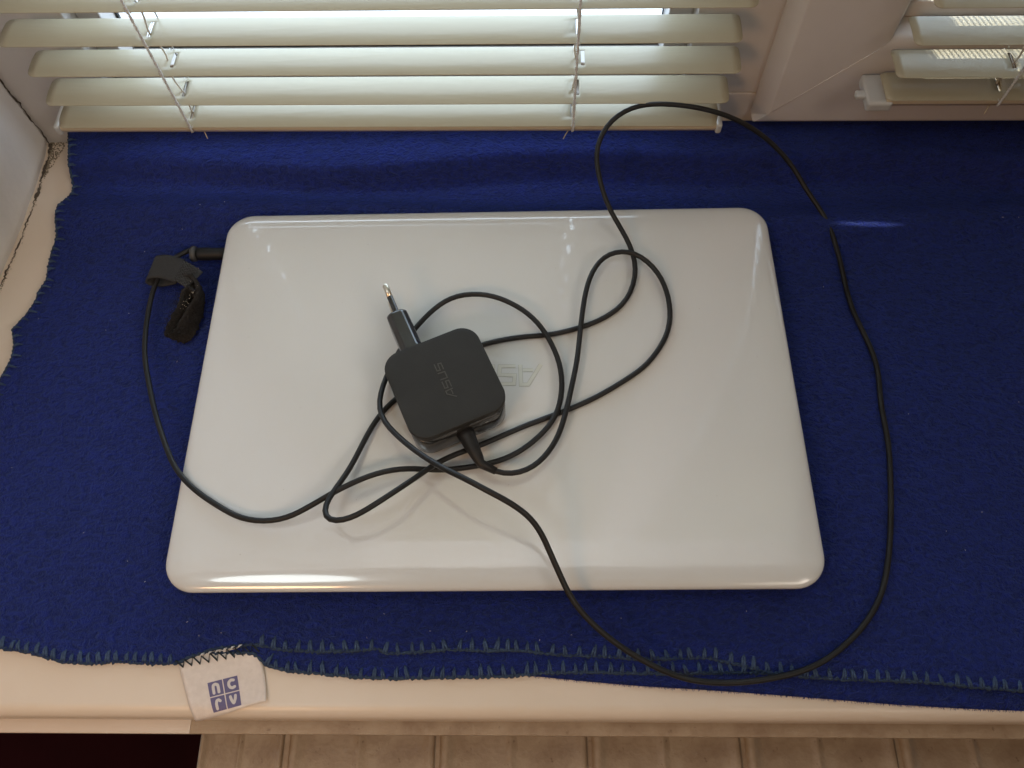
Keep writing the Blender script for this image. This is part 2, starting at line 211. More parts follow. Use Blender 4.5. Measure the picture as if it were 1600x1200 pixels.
FRONT_EDGE_MM=[(-287.07,-160.41),(-271.38,-162.61),(-247.4,-168.36),(-232.28,-169.12),(-217.59,-168.14),(-195.03,-169.28),(-182.02,-169.34),(-173.47,-165.17),(-159.26,-161.01),(-139.05,-158.98),(-121.87,-162.24),(-99.5,-163.4),(-77.36,-162.8),(-65.62,-161.8),(-61.73,-164.62),(-47.76,-164.34),(-25.77,-162.69),(-3.72,-163.49),(10.93,-163.21),(40.11,-165.78),(69.14,-166.95),(83.53,-168.39),(112.49,-167.83),(123.3,-167.88),(140.78,-172.07),(154.62,-175.53),(175.56,-178.32),(203.64,-179.77),(238.68,-180.91),(266.1,-183.67),(293.38,-186.08)]
SECOND_EDGE_MM=[(-181.83,-163.55),(-138.86,-163.74),(-128.58,-171.14),(-117.2,-173.61),(-98.66,-175.07),(-76.48,-177.22),(-54.52,-177.98),(-25.42,-177.41),(10.87,-176.87),(29.01,-175.23),(54.36,-174.99),(83.19,-175.78),(111.96,-175.9),(137.14,-175.32),(154.95,-176.07),(190.74,-175.53)]
FOLD_EDGE_MM=[(-25.78,-171.06),(10.84,-176.04),(28.99,-177.48),(54.24,-179.96),(82.9,-182.44),(118.51,-184.58),(153.81,-187.05),(188.75,-189.82),(223.39,-192.57),(257.87,-194.64),(292.28,-196.05)]
# ---- palette
M_lid = mat('white_gloss_lid', (.66, .645, .62), .22, spec=.5, coat=1.0, coat_rough=.04)
P_(M_lid).inputs['Coat IOR'].default_value = 1.72
_co = coords(M_lid); _n = noise(M_lid, _co, 9, 5, .6)
L(M_lid, ramp(M_lid, _n, ((.3, (.655, .665, .665)), (.7, (.68, .688, .685)))), P_(M_lid).inputs['Base Color'])
_rr = N(M_lid, 'ShaderNodeMapRange'); L(M_lid, noise(M_lid, _co, 22, 6, .65, .6), _rr.inputs[0])
for _i, _v in ((1, .35), (2, .7), (3, .03), (4, .10)): _rr.inputs[_i].default_value = _v
L(M_lid, _rr.outputs[0], P_(M_lid).inputs['Coat Roughness'])
M_base = mat('black_base_plastic', (.02, .02, .022), .5)
M_logo = mat('logo_face', (.63, .635, .58), .22)
M_logoedge = mat('logo_edge', (.42, .42, .38), .4)
M_atop = vary('adapter_matte_top', (.020, .019, .017), (.025, .0235, .021), 60, .5, .58, bscale=1500, bdist=.00008, spec=.32)
M_aside = mat('adapter_gloss_side', (.024, .023, .022), .16, spec=.9)
M_aemb = mat('adapter_emboss', (.07, .067, .062), .3)  # paler than the plate, standing in for light caught on letter edges
M_cable = vary('cable_rubber', (.012, .0115, .0112), (.018, .017, .017), 40, .42, .52, spec=.32)
M_pin = mat('nickel_pin', (.72, .66, .56), .28, metal=1.0)
M_led = mat('indicator_lens', (.5, .5, .48), .2)
M_conn = mat('connector_black', (.009, .009, .010), .5, spec=.3)
M_conng = mat('connector_grey', (.05, .05, .052), .5)
M_velcro = vary('strap_grey', (.022, .023, .024), (.034, .034, .036), 900, .85, bscale=1800, bdist=.0003)
M_hook = vary('strap_hook_face', (.016, .016, .017), (.04, .04, .042), 500, .5, bscale=900, bdist=.0005)
M_fuzz = vary('strap_loop_fuzz', (.008, .007, .007), (.022, .017, .014), 700, 1.0, bscale=900, bdist=.0012)
M_lint = mat('pale_lint', (.55, .48, .38), .9)
M_dust = mat('white_dust', (.6, .6, .62), .9)

def fleece(name, ca, cb, sheen):
    m = mat(name, ca, .95, spec=.12, sheen=sheen, sheen_tint=(.35, .5, 1.0)); P_(m).inputs['Sheen Roughness'].default_value = .55
    co = coords(m)
    cw = coords(m, (.62, 1, 1)); med = noise(m, cw, 300, 4, .6, 1.2); fine = noise(m, co, 1100, 3, .6)
    c = mixc(m, ramp(m, med, ((.36, (0, 0, 0)), (.66, (1, 1, 1)))), ca, cb)
    L(m, c, P_(m).inputs['Base Color'])
    hs = N(m, 'ShaderNodeMath', operation='MULTIPLY_ADD'); L(m, fine, hs.inputs[0]); hs.inputs[1].default_value = .35; L(m, med, hs.inputs[2])
    L(m, bump(m, hs.outputs[0], .0078, 1.0), P_(m).inputs['Normal'])
    return m
M_fleece = fleece('blue_fleece', (.0050, .0105, .120), (.0115, .025, .265), .22)
M_thread = vary('overlock_thread', (.028, .054, .118), (.054, .094, .185), 800, .9, bscale=2200, bdist=.0004)
M_threadd = vary('overlock_cord', (.02, .038, .078), (.036, .062, .115), 700, .95, bscale=1500, bdist=.0006)
M_zig = mat('zigzag_thread', (.012, .020, .026), .8)
M_tag = vary('satin_tag', (.68, .60, .55), (.74, .66, .61), 300, .42, bscale=2500, bdist=.00008)
M_print = mat('print_blue', (.125, .11, .235), .6)
M_printw = mat('print_white', (.62, .58, .57), .5)
M_sill = mat('sill_white', (.72, .63, .53), .33)
_co = coords(M_sill); L(M_sill, ramp(M_sill, noise(M_sill, _co, 14, 5), ((.3, (.715, .605, .495)), (.7, (.745, .635, .53)))), P_(M_sill).inputs['Base Color'])
M_pvc = vary('window_pvc', (.60, .565, .54), (.63, .595, .57), 25, .38, .5)
M_slat = mat('slat_cream', (.395, .355, .255), .3, spec=.4)
_co = coords(M_slat, (1, 5, 1)); L(M_slat, bump(M_slat, noise(M_slat, _co, 16, 3, .5, .5), .0008, .35), P_(M_slat).inputs['Normal'])
M_rail = mat('bottom_rail_paint', (.50, .41, .28), .4)
M_cap = mat('end_cap_plastic', (.62, .62, .60), .35); P_(M_cap).inputs['Transmission Weight'].default_value = .25
M_cord = vary('blind_cord', (.50, .48, .42), (.62, .60, .54), 1500, .8)
M_cordg = vary('ladder_cord', (.46, .46, .46), (.64, .63, .60), 900, .8)
M_gasket = mat('rubber_gasket', (.012, .012, .012), .6)
M_plaster = vary('reveal_plaster', (.74, .725, .71), (.80, .785, .77), 18, .6, .75, bscale=60, bdist=.0006)
M_wall = vary('room_wall', (.55, .47, .38), (.6, .5, .42), 6, .8)
M_dirt = vary('crumbled_putty', (.16, .125, .085), (.34, .285, .21), 500, .95, bscale=900, bdist=.001)
M_crack = mat('dark_crack', (.085, .065, .048), .95)
M_rad = mat('radiator_paint', (.38, .29, .20), .5)
_co = coords(M_rad)
_c1 = ramp(M_rad, noise(M_rad, _co, 45, 6, .65), ((.3, (.30, .205, .13)), (.55, (.41, .305, .205)), (.75, (.46, .36, .255))))
L(M_rad, mixc(M_rad, ramp(M_rad, noise(M_rad, _co, 170, 3), ((.66, (0, 0, 0)), (.78, (1, 1, 1)))), _c1, (.16, .09, .045)), P_(M_rad).inputs['Base Color'])
L(M_rad, bump(M_rad, noise(M_rad, _co, 350, 3), .0004), P_(M_rad).inputs['Normal'])
M_floor = vary('dark_floor', (.022, .005, .006), (.034, .007, .008), 5, 1.0, spec=.05)
M_ledge = mat('ledge_white', (.75, .76, .78), .5)
M_ground = vary('outdoor_ground', (.28, .28, .27), (.4, .4, .39), 1.2, .9)
M_net = mat('net_wire', (.25, .25, .26), .6)
M_sky = bpy.data.materials.new('sky_glow'); M_sky.use_nodes = True
_t = M_sky.node_tree; _t.nodes.clear(); _e = _t.nodes.new('ShaderNodeEmission'); _o = _t.nodes.new('ShaderNodeOutputMaterial'); _t.links.new(_e.outputs[0], _o.inputs[0])
_e.inputs[0].default_value = (.70, .84, 1.0, 1); _e.inputs[1].default_value = SKY_STRENGTH
M_glass = bpy.data.materials.new('pane_glass'); M_glass.use_nodes = True
_t = M_glass.node_tree; _t.nodes.clear(); _o = _t.nodes.new('ShaderNodeOutputMaterial'); _mx = _t.nodes.new('ShaderNodeMixShader'); _tr = _t.nodes.new('ShaderNodeBsdfTransparent'); _gl = _t.nodes.new('ShaderNodeBsdfGlossy')
_lw = _t.nodes.new('ShaderNodeLayerWeight'); _pw = _t.nodes.new('ShaderNodeMath'); _pw.operation = 'POWER'; _pw.inputs[1].default_value = 5.0; _fr = _t.nodes.new('ShaderNodeMath'); _fr.operation = 'MULTIPLY_ADD'; _fr.inputs[1].default_value = .9; _fr.inputs[2].default_value = .04
_t.links.new(_lw.outputs['Facing'], _pw.inputs[0]); _t.links.new(_pw.outputs[0], _fr.inputs[0])
_tr.inputs[0].default_value = (.94, .96, .96, 1); _gl.inputs['Roughness'].default_value = .02
_t.links.new(_fr.outputs[0], _mx.inputs[0]); _t.links.new(_tr.outputs[0], _mx.inputs[1]); _t.links.new(_gl.outputs[0], _mx.inputs[2]); _t.links.new(_mx.outputs[0], _o.inputs[0])

# ================================================================ outdoors
bm = bmesh.new(); _pts = []
for k in range(25):
    a = R(-12 + 204 * k / 24); _pts.append((7.5 * math.cos(a), 1.2 + 6.5 * math.sin(a)))
_V = []; _F = []
for zi, (zz, s) in enumerate(((-3.2, 1.0), (1.5, 1.0), (5.0, .92), (7.5, .6), (8.6, .12))):
    for (px, py) in _pts: _V.append((px * s, 1.2 + (py - 1.2) * s, zz))
for zi in range(4):
    for k in range(24): _F.append((zi*25+k, zi*25+k+1, (zi+1)*25+k+1, (zi+1)*25+k))
bm.free()
tag(obj('sky', mesh('sky', _V, _F, True), M_sky), kind='structure')
tag(obj('outdoor_ground', box('outdoor_ground', -7.2, 7.2, .62, 7.4, -3.1, -3.0), M_ground), kind='structure')

# ================================================================ walls and sill
win = dict(rz=WANG)
def wbox(name, m, *a, parent=None, **kw):
    return obj(name, box(name, *a, **kw), m, parent, rot=None if parent else (0, 0, WANG))
tag(wbox('wall_below_sill', M_wall, -1.6, 1.7, -.105, .46, -.95, -.034), kind='structure')
tag(wbox('wall_right', M_wall, .86, 1.7, -.13, .46, -.034, 2.2), kind='structure')
tag(wbox('wall_above', M_plaster, -1.6, 1.7, -.13, .46, 1.42, 2.2), kind='structure')
tag(wbox('wall_left', M_wall, -1.6, -.46, -.13, .46, -.034, 1.42), kind='structure')
tag(obj('floor', box('floor', -2.2, 2.2, -2.2, .2, -1.0, -.95), M_floor), kind='structure')
# plaster reveal at the left, its foot following the crumbled line on the sill
FOOT = [(.30, -.3575), (.2275, -.3575), (.2091, -.3556), (.1963, -.3560), (.1774, -.3552), (.1591, -.3561), (.1295, -.3572), (.1068, -.3595), (.0902, -.3606), (.03, -.3650), (-.06, -.372), (-.15, -.382)]
fy = np.array([p[0] for p in FOOT])[::-1]; fx = np.array([p[1] for p in FOOT])[::-1]
def foot_x(y): return np.interp(y, fy, fx)
ys = np.r_[np.linspace(-.15, .21, 110), np.linspace(.212, .2264, 24)]; zs = np.r_[np.linspace(-.0075, .12, 40), np.linspace(.14, 1.43, 30)]
YY, ZZ = np.meshgrid(ys, zs)
def wob(x, y, s, seed):
    r = np.random.default_rng(seed); o = 0
    for k in range(7):
        a = r.uniform(0, 6.28); f = s * r.uniform(.5, 1.8); o = o + np.sin(f * (x * math.cos(a) + y * math.sin(a)) + r.uniform(0, 6.28)) / 7
    return o
XX = foot_x(YY) - .0012 * (ZZ / .1).clip(0, 4) * .6 + .0011 * wob(YY, ZZ, 160, 3) * smoothstep(.06, .0, ZZ) + .0012 * wob(YY, ZZ, 40, 4)
XX -= .0035 * smoothstep(.004, -.0075, ZZ)          # undercut at the foot: the dark crevice
XX -= .0065 * smoothstep(.2232, .2262, YY + .0006 * np.sin(ZZ * 300) + .0004 * np.sin(ZZ * 900 + 1))           # and along the frame
tag(obj('reveal_plaster', grid_mesh('reveal', XX[:, ::-1], YY[:, ::-1], ZZ), M_plaster), kind='structure')
tag(obj('reveal_backing', box('rb', -.47, -.3665, -.14, .46, -.034, 1.43), M_plaster), kind='structure')
# sill: slab with rounded nose and a lower lip
SA = R(-.45)
prof = [(.300, -.034), (.300, -.006), (-.1885, -.006)] + [(-.1885 - .0082 * math.sin(R(a)), -.0142 + .0082 * math.cos(R(a))) for a in range(10, 91, 10)] + [(-.1968, -.0295), (-.190, -.0305), (-.190, -.034)]
V = []; F = []; npf = len(prof)
for x in (-.46, .9):
    for (y, z) in prof: V.append((x, y - .0028, z))
for k in range(npf):
    k2 = (k + 1) % npf; F.append((k, npf + k, npf + k2, k2))
F += [tuple(range(npf)), tuple(range(2*npf - 1, npf - 1, -1))]
sill = empty('window_sill', (0, 0, 0), SA); tag(sill, kind='structure')
sl = obj('sill_board', mesh('sill_board', V, F), M_sill, sill); 
bm = bmesh.new(); bm.from_mesh(sl.data); bmesh.ops.recalc_face_normals(bm, faces=bm.faces); bm.to_mesh(sl.data); bm.free(); sharp(sl, 30)
obj('sill_lip', box('sill_lip', -.46, -.1798, -.2068, -.16, -.046, -.0345), M_sill, sill)

# crumbled putty and grime in the corner and along the crevice
parts = []
ico = bmesh.new(); bmesh.ops.create_icosphere(ico, subdivisions=1, radius=1); _iv = np.array([v.co for v in ico.verts]); ico.verts.ensure_lookup_table(); _if = [tuple(v.index for v in f.verts) for f in ico.faces]; ico.free()
def blob(c, s, flat=.6, seed=None):
    v = _iv * (1 + .5 * (rng.random((len(_iv), 1)) - .5)) * s * np.array([1, 1, flat]) + c
    return v, _if
for k in range(260):
    y = rng.uniform(.02, .229); x = foot_x(y) + abs(rng.normal(0, .0011)); parts.append(blob((x, y, -.0058), rng.uniform(.0002, .0006)))
for k in range(330):
    t = rng.random() ** 1.6; y = .2275 - .036 * rng.random() ** 1.3; x = foot_x(y) + .013 * t * (y - .185) / .042
    parts.append(blob((x, y, -.0058), rng.uniform(.0002, .0008)))
V, F = join_data(parts)
tag(obj('crumbled_putty', mesh('putty', V, F), M_dirt), 'crumbs of grey brown putty in the left corner of the white sill', 'putty', kind='stuff')

pts = []; rr_ = []
for k, z in enumerate(np.arange(-.007, .40, .0022)):
    pts.append((-.3583 + .0005 * math.sin(z * 210) + .0003 * rng.normal(), .2262 + .0003 * rng.normal(), z)); rr_.append(.00050 * (1 + .45 * math.sin(z * 330 + 1) + .2 * rng.normal()))
V, F = tube_data(pts, np.clip(rr_, .0003, .0016), 6); tag(obj('plaster_crack', mesh('crack', V, F, True), M_crack), kind='structure')
pts = []; rr_ = []
for y in np.arange(-.02, .2262, .0016):
    pts.append((foot_x(y) + .0002 + .0004 * rng.normal(), y, -.0060)); rr_.append(.00042 * (1 + .6 * math.sin(y * 260) + .3 * rng.normal()) * (1.0 + 1.0 * (y > .17)))
V, F = tube_data(pts, np.clip(rr_, .00012, .0018), 6); tag(obj('plaster_crack', mesh('crack', V, F, True), M_crack), kind='structure')

# ================================================================ radiator under the sill
rad = empty('radiator', (0, 0, 0)); tag(rad, 'beige painted ribbed radiator showing below the front edge of the white sill', 'radiator')
RZ = -.118; PIT = .1037
def section_mesh():
    w = PIT - .0015
    xs = np.array([0, .0012, .004, .0075, .009, .014, .022, .044, .0475, .0490, .0505, .0525, .0545, .060, .080, .092, .0965, w - .003, w - .001, w])
    hs = np.array([-.02, -.003, 0, -.0004, -.0022, -.003, -.0034, -.0034, -.0028, -.0016, -.0018, -.0032, -.0036, -.0036, -.0034, -.003, -.0015, 0, -.002, -.02])
    yy = np.array([-.290, -.278, -.24, -.20, -.172, -.160, -.152]); dz = np.array([-.05, -.008, 0, 0, 0, -.006, -.03])
    X, Y = np.meshgrid(xs, yy); Z = hs[None] + dz[:, None] + .0004 * wob(X, Y, 90, 11)
    me = grid_mesh('section', X, Y, Z)
    return me
sec = section_mesh()
for k in range(6):
    x0 = -.2080 if k == 0 else -.1463 + (k - 1) * PIT
    s_ = obj('section', sec, M_rad, rad, (x0, 0, RZ), None); f_ = .0602 / PIT if k == 0 else 1.0; s_.scale = (f_, 1, 1)
    obj('section_column', box('col', .012 * f_, PIT * f_ - .012 * f_, -.284, -.158, -.50, -.02, .006), M_rad, rad, (x0, 0, RZ))
obj('header_pipe', box('header', -.2070, -.1470 + 5 * PIT, -.286, -.156, RZ - .075, RZ - .0036, .002), M_rad, rad)
_o = obj('header_rim', box('rim', -.1797, -.2080 + 6 * PIT, -.2068, -.185, -.046, -.0347), M_rad, rad); _o.rotation_euler = (0, 0, SA)

# ================================================================ window
wn = empty('window', (0, 0, 0), WANG); tag(wn, 'white plastic window with a fixed light and an opening casement behind the blinds', 'window')
FY = .219
fr = obj('bottom_frame', box('bf', -.2878, .86, FY, .285, -.033, .0432, .0012), M_pvc, wn)
obj('jamb', box('jl', -.375, -.288, FY, .285, -.033, 1.36, .0012), M_pvc, wn)
obj('mullion', box('ml', .130, .262, FY, .285, .0436, 1.36, .0012), M_pvc, wn)
obj('jamb', box('jr', .79, .86, FY, .285, .0436, 1.36, .0012), M_pvc, wn)
obj('head_frame', box('hf', -.375, .86, FY, .285, 1.3604, 1.425, .0012), M_pvc, wn)
# glazing of the fixed light
def bead_set(x0, x1, z0, z1, y0, y1, wd, m, nm):
    obj(nm, box(nm, x0, x1, y0, y1, z0, z0 + wd, .001), m, wn); obj(nm, box(nm, x0, x1, y0, y1, z1 - wd, z1, .001), m, wn)
    obj(nm, box(nm, x0, x0 + wd, y0, y1, z0 + wd, z1 - wd, .001), m, wn); obj(nm, box(nm, x1 - wd, x1, y0, y1, z0 + wd, z1 - wd, .001), m, wn)
bead_set(-.2878, .1298, .0434, 1.360, .232, .252, .016, M_pvc, 'glazing_bead')
bead_set(-.2716, .1136, .0596, 1.3438, .2495, .2525, .0012, M_gasket, 'gasket')
obj('glass_pane', box('gp', -.2718, .1138, .2535, .2575, .0594, 1.344), M_glass, wn)
# opening casement: four mitred bars
SX0, SX1, SZ0, SZ1 = .1841, .80, .0268, 1.375
sp = [(0, .2186), (0, .2160), (.0005, .2148), (.0086, .2066), (.0094, .2061), (.0104, .206), (.0675, .206), (.0705, .2068), (.0725, .2085), (.0738, .212), (.0744, .2165), (.0744, .262), (.02, .262), (.02, .2186)]
sp_tight = [(0, .2186), (0, .2110), (.0004, .2075), (.0012, .2066), (.0024, .2061), (.0040, .206)] + sp[6:]
while len(sp_tight) < len(sp): sp_tight.insert(5, (.0060 + .0001 * len(sp_tight), .206))
def sash_bar(p0, p1, nrm, name, sp=sp):
    # p0,p1 outer corners (x,z); nrm inward direction; 45 degree mitre at both ends
    V = []; F = []; n = len(sp); d = Vector((p1[0]-p0[0], p1[1]-p0[1])).normalized(); g = .00008
    for (p, sgn) in ((p0, 1), (p1, -1)):
        for (u, y) in sp:
            V.append((p[0] + nrm[0]*u + d.x * sgn * (u + g), y, p[1] + nrm[1]*u + d.y * sgn * (u + g)))
    for k in range(n):
        k2 = (k + 1) % n; F.append((k, k2, n + k2, n + k))
    F += [tuple(range(n))[::-1], tuple(range(n, 2*n))]
    o = obj(name, mesh(name, V, F), M_pvc, wn)
    bm = bmesh.new(); bm.from_mesh(o.data); bmesh.ops.recalc_face_normals(bm, faces=bm.faces); bm.to_mesh(o.data); bm.free(); sharp(o, 40); return o
sash_bar((SX0, SZ0), (SX1, SZ0), (0, 1), 'casement_rail', sp_tight); sash_bar((SX0, SZ1), (SX1, SZ1), (0, -1), 'casement_rail')
sash_bar((SX0, SZ0), (SX0, SZ1), (1, 0), 'casement_stile'); sash_bar((SX1, SZ0), (SX1, SZ1), (-1, 0), 'casement_stile')
V, F = tube_data([(SX0 + .0115, .20605, SZ0 + .0115), (SX0 + .0670, .20605, SZ0 + .0670)], .00045, 6); obj('weld_seam', mesh('weld', V, F, True), M_pvc, wn)
bead_set(SX0 + .0746, SX1 - .0746, SZ0 + .0746, SZ1 - .0746, .226, .246, .012, M_pvc, 'glazing_bead')
bead_set(SX0 + .0868, SX1 - .0868, SZ0 + .0868, SZ1 - .0868, .2435, .2465, .003, M_gasket, 'gasket')
obj('glass_pane', box('gp2', SX0 + .0866, SX1 - .0866, .2475, .2515, SZ0 + .0866, SZ1 - .0866), M_glass, wn)
# insect net outside the casement
nt = []
def bar(x0, x1, y0, y1, z0, z1):
    v = [(x0,y0,z0),(x1,y0,z0),(x1,y1,z0),(x0,y1,z0),(x0,y0,z1),(x1,y0,z1),(x1,y1,z1),(x0,y1,z1)]
    nt.append((v, [(3,2,1,0),(4,5,6,7),(0,1,5,4),(1,2,6,5),(2,3,7,6),(3,0,4,7)]))
for x in np.arange(.262, .742, .0032): bar(x - .00048, x + .00048, .2640, .2644, .09, .75)
for z in np.arange(.09, .75, .0032): bar(.262, .742, .2645, .2648, z - .0003, z + .0003)
V, F = join_data(nt); tag(obj('insect_net', mesh('net', V, F), M_net, wn), kind='stuff')
tag(wbox('window_ledge', M_ledge, -.46, .95, .2855, .62, -.020, -.006, bev=.001), kind='structure')

# ================================================================ venetian blinds
def slat_mesh(name, length, holes, width=.0250, r=.0042, crown=.0014):
    yj = np.array([0, .0004, .0012, .0024, .0042, .0068, .0090, .0125, .0160, .0182, .0208, .0226, .0238, .0246, .0250])
    ins = np.array([r - math.sqrt(max(r*r - (r - min(y, width - y))**2, 0)) if min(y, width - y) < r else 0 for y in yj])
    xs = sorted(set([0.0] + list(np.linspace(-length/2 + .006, length/2 - .006, 40)) + [h + d for h in holes for d in (-.0012, .0012)]))
    xs = [x for x in xs if not any(abs(x - h) < .0011 for h in holes)]
    nx = len(xs) + 2; V = []; F = []
    for j, y in enumerate(yj):
        z = crown * (1 - ((y - width/2) / (width/2))**2)
        row = [-length/2 + ins[j]] + xs + [length/2 - ins[j]]
        for x in row: V.append((x, y - width/2, z))
    for j in range(len(yj) - 1):
        for i in range(nx - 1):
            a = V[j*nx + i][0]; b = V[j*nx + i + 1][0]; mid = (a + b) / 2
            if any(abs(mid - h) < .0012 for h in holes) and 5 <= j <= 9 and (b - a) < .0030: continue
            F.append((j*nx+i, j*nx+i+1, (j+1)*nx+i+1, (j+1)*nx+i))
    return mesh(name, V, F, True)
def cap_mesh(): return box('cap', -.0022, .0022, -.0132, .0132, -.0074, .0016, .0019, 3)
def blind(x0, x1, ycen, z_bottom, z_list, pitch, holes, label, caps, shifts, top=1.30):
    cx = (x0 + x1) / 2
    root = empty('venetian_blind', W(cx, ycen, z_bottom), WANG); tag(root, label, 'window blind', 'venetian blinds over the two window lights')
    me = slat_mesh('slat', x1 - x0, [h - cx for h in holes])
    zl = list(z_list)
    while zl[-1] + pitch < top: zl.append(zl[-1] + pitch)
    for i, z in enumerate(zl):
        dx = shifts[i] if i < len(shifts) else rng.uniform(-.002, .002)
        o = solid(obj('slat', me, M_slat, root, (dx, 0, z - z_bottom), (R(rng.uniform(-1.2, 1.2)) if i else R(1.5), 0, 0)), .00030)
    # bottom rail, trough shaped
    pr = [(-.0112, 0), (-.0122, -.0006), (-.0122, -.0030), (-.0095, -.0072), (.0095, -.0072), (.0122, -.003), (.0122, -.0006), (.0112, 0)]
    n = len(pr); V = [(x, y, z) for x in (-(x1-x0)/2 + .001, (x1-x0)/2 - .001) for (y, z) in pr]
    F = [(k, (k+1) % n, n + (k+1) % n, n + k) for k in range(n)] + [tuple(range(n))[::-1], tuple(range(n, 2*n))]
    rl = obj('bottom_rail', mesh('rail', V, F), M_rail, root, (shifts[0], 0, zl[0] - z_bottom - .0004))
    for s, dx in caps:
        cp = obj('end_cap', cap_mesh() if x0 < 0 else box('cap', -.0075, .0095, -.0136, .0136, -.0092, -.0010, .0022, 3), M_cap, rl, (s * (x1 - x0) / 2 + dx, 0, 0))
        if s < 0 and x0 > 0:
            obj('cap_peg', box('peg', -.0135, -.0065, -.006, .000, -.0062, -.0022, .0012), M_cap, rl, (s * (x1 - x0) / 2 + dx, 0, 0))
    obj('head_rail', box('hr', -(x1-x0)/2, (x1-x0)/2, -.0125, .0125, top + .012 - z_bottom, top + .037 - z_bottom, .001), M_slat, root)
    H = top + .015 - z_bottom
    for h in holes:
        hx = h - cx
        zz = np.arange(-.004, H, .0016); ph = zz * 1500
        two = []
        for s in (0, math.pi):
            two.append(tube_data(np.stack([hx + .0006 * np.cos(ph + s), -.0134 + .0006 * np.sin(ph + s), zz], 1)[:len(zz) if zz[-1] < .3 else np.searchsorted(zz, .25)], .00062, 5))
        V, F = join_data(two); obj('ladder_cord', mesh('ladder', V, F, True), M_cordg, root)
        V, F = tube_data([(hx, -.0132, .24), (hx, -.0132, H)], .0006, 6); obj('ladder_cord', mesh('ladder', V, F, True), M_cordg, root)
        V, F = tube_data([(hx + .001, .0134, -.004), (hx + .001, .0134, H)], .0005, 6); obj('ladder_cord', mesh('ladder', V, F, True), M_cordg, root)
        zz = np.arange(-.002, H, .004); sway = np.where(zz < .35, 1, 0)
        V, F = tube_data(np.stack([hx + .0012 * sway * np.sin(zz * 190 + h * 9), .0012 * sway * np.cos(zz * 120), zz], 1), .00062, 6); obj('lift_cord', mesh('lift', V, F, True), M_cord, root)
        rungs = []
        for z in zl[:12]:
            for s in (-1, 1): rungs.append(tube_data([(hx + s * .0012, -.0132, z - z_bottom - .0002), (hx + s * .0012, .0134, z - z_bottom - .0002)], .0003, 5))
        V, F = join_data(rungs); tag(obj('ladder_rungs', mesh('rungs', V, F, True), M_cordg, root), kind='stuff')
        tl = tube_data([(hx + .006, -.009, zl[0] - z_bottom - .0068), (hx + .0075, -.0115, zl[0] - z_bottom - .0080), (hx + .009, -.0145, zl[0] - z_bottom - .0092)] if h < 0 else [(hx - .003, -.010, zl[0] - z_bottom - .0068), (hx - .0048, -.0125, zl[0] - z_bottom - .0080), (hx - .0065, -.0155, zl[0] - z_bottom - .0092)], .0004, 5)
        V, F = tl; obj('cord_end', mesh('tail', V, F, True), M_rail, root)
    return root
blind(-.3120, .1520, .1900, .0544, (.0544, .0752, .1000, .1242, .1490), .0245, (-.2170, .0512), 'long cream slatted blind hanging above the sill behind the laptop', ((-1, -.0012), (1, .0004)), (-.0004, .0022, .0044, -.0004, .003, -.001))
blind(.2550, .7500, .1900, .0768, (.0768, .0958, .1212, .1475), .0255, (.33, .67), 'short cream slatted blind on the casement with a clear peg on its end cap', ((-1, -.0035), (1, .004)), (.001, 0, .0006, .001))

# ================================================================ fleece blanket
LE = np.array(LEFT_EDGE_MM) / 1000; FE = np.array(FRONT_EDGE_MM) / 1000; SE = np.array(SECOND_EDGE_MM) / 1000; DE = np.array(FOLD_EDGE_MM) / 1000
ly = np.r_[-.35, -.10, LE[::-1, 1], .2244]; lx = np.r_[-.335, -.340, LE[::-1, 0], -.3335]
def left_x(y): return np.interp(y, ly, lx)
def front_y(x): return np.interp(x, np.r_[-.40, -.335, FE[:, 0], .45, .75], np.r_[-.150, -.152, FE[:, 1], -.186, -.19])
def second_y(x): return np.interp(x, np.r_[SE[:, 0], .75], np.r_[SE[:, 1], SE[-1, 1]])
def fold_y(x): return np.interp(x, np.r_[-.40, DE[:, 0], .75], np.r_[-.14, DE[:, 1], -.205])
def blanket_z(x, y):
    yw = -WS * x + WC * y
    rid = .0130 * np.exp(-((yw - .136 + .008 * np.sin(9 * x + .5)) / .0165)**2) * (.75 + .35 * np.sin(7.5 * x + 1.2))
    val = -.0010 * np.exp(-((yw - .163) / .010)**2)
    st = .1685 + .004 * np.sin(11 * x) + .003 * np.sin(23 * x + 1)
    up = (.0125 + .005 * smoothstep(-.30, .1, x)) * smoothstep(st, st + .018, yw)
    und = .0022 * wob(x, y, 34, 21) * smoothstep(-.20, -.26, x) + .0012 * wob(x, y, 24, 22) * smoothstep(.20, .27, x) + .0005 * wob(x, y, 55, 23)
    fy_ = front_y(x); droop = -.0012 * smoothstep(.012, 0, y - fy_)
    lift = .0016 * np.exp(-((x + .0) / .035)**2) * smoothstep(.03, 0, y - fy_)
    lay = -.0012 * smoothstep(-.17, -.2, x) * smoothstep(-.10, -.14, y)
    return rid + val + up + und + droop + lift + lay
blk = empty('fleece_blanket', (0, 0, -.006)); tag(blk, 'dark blue fleece blanket with overlocked edges spread under the laptop', 'blanket')
BZ = .006
nu, nv = 620, 330
U = np.linspace(0, 1, nu)[None, :]; T = np.linspace(0, 1, nv)[:, None]
Xn = -.336 + (.70 + .336) * U ** 1.0 + 0 * T
for _ in range(2):
    Yb = WS * 0 + (.2170 + WS * inv(0, 0)[0]) + 0 * Xn
    Yback = (.2172 + WS * Xn) / WC
    Y = front_y(Xn) + (Yback - front_y(Xn)) * T
    Lx = left_x(Y); Xn = Lx + (.70 - Lx) * U
Z = blanket_z(Xn, Y) + BZ
o = obj('top_layer', grid_mesh('top_layer', Xn, Y, Z), M_fleece, blk); solid(o, .0019)
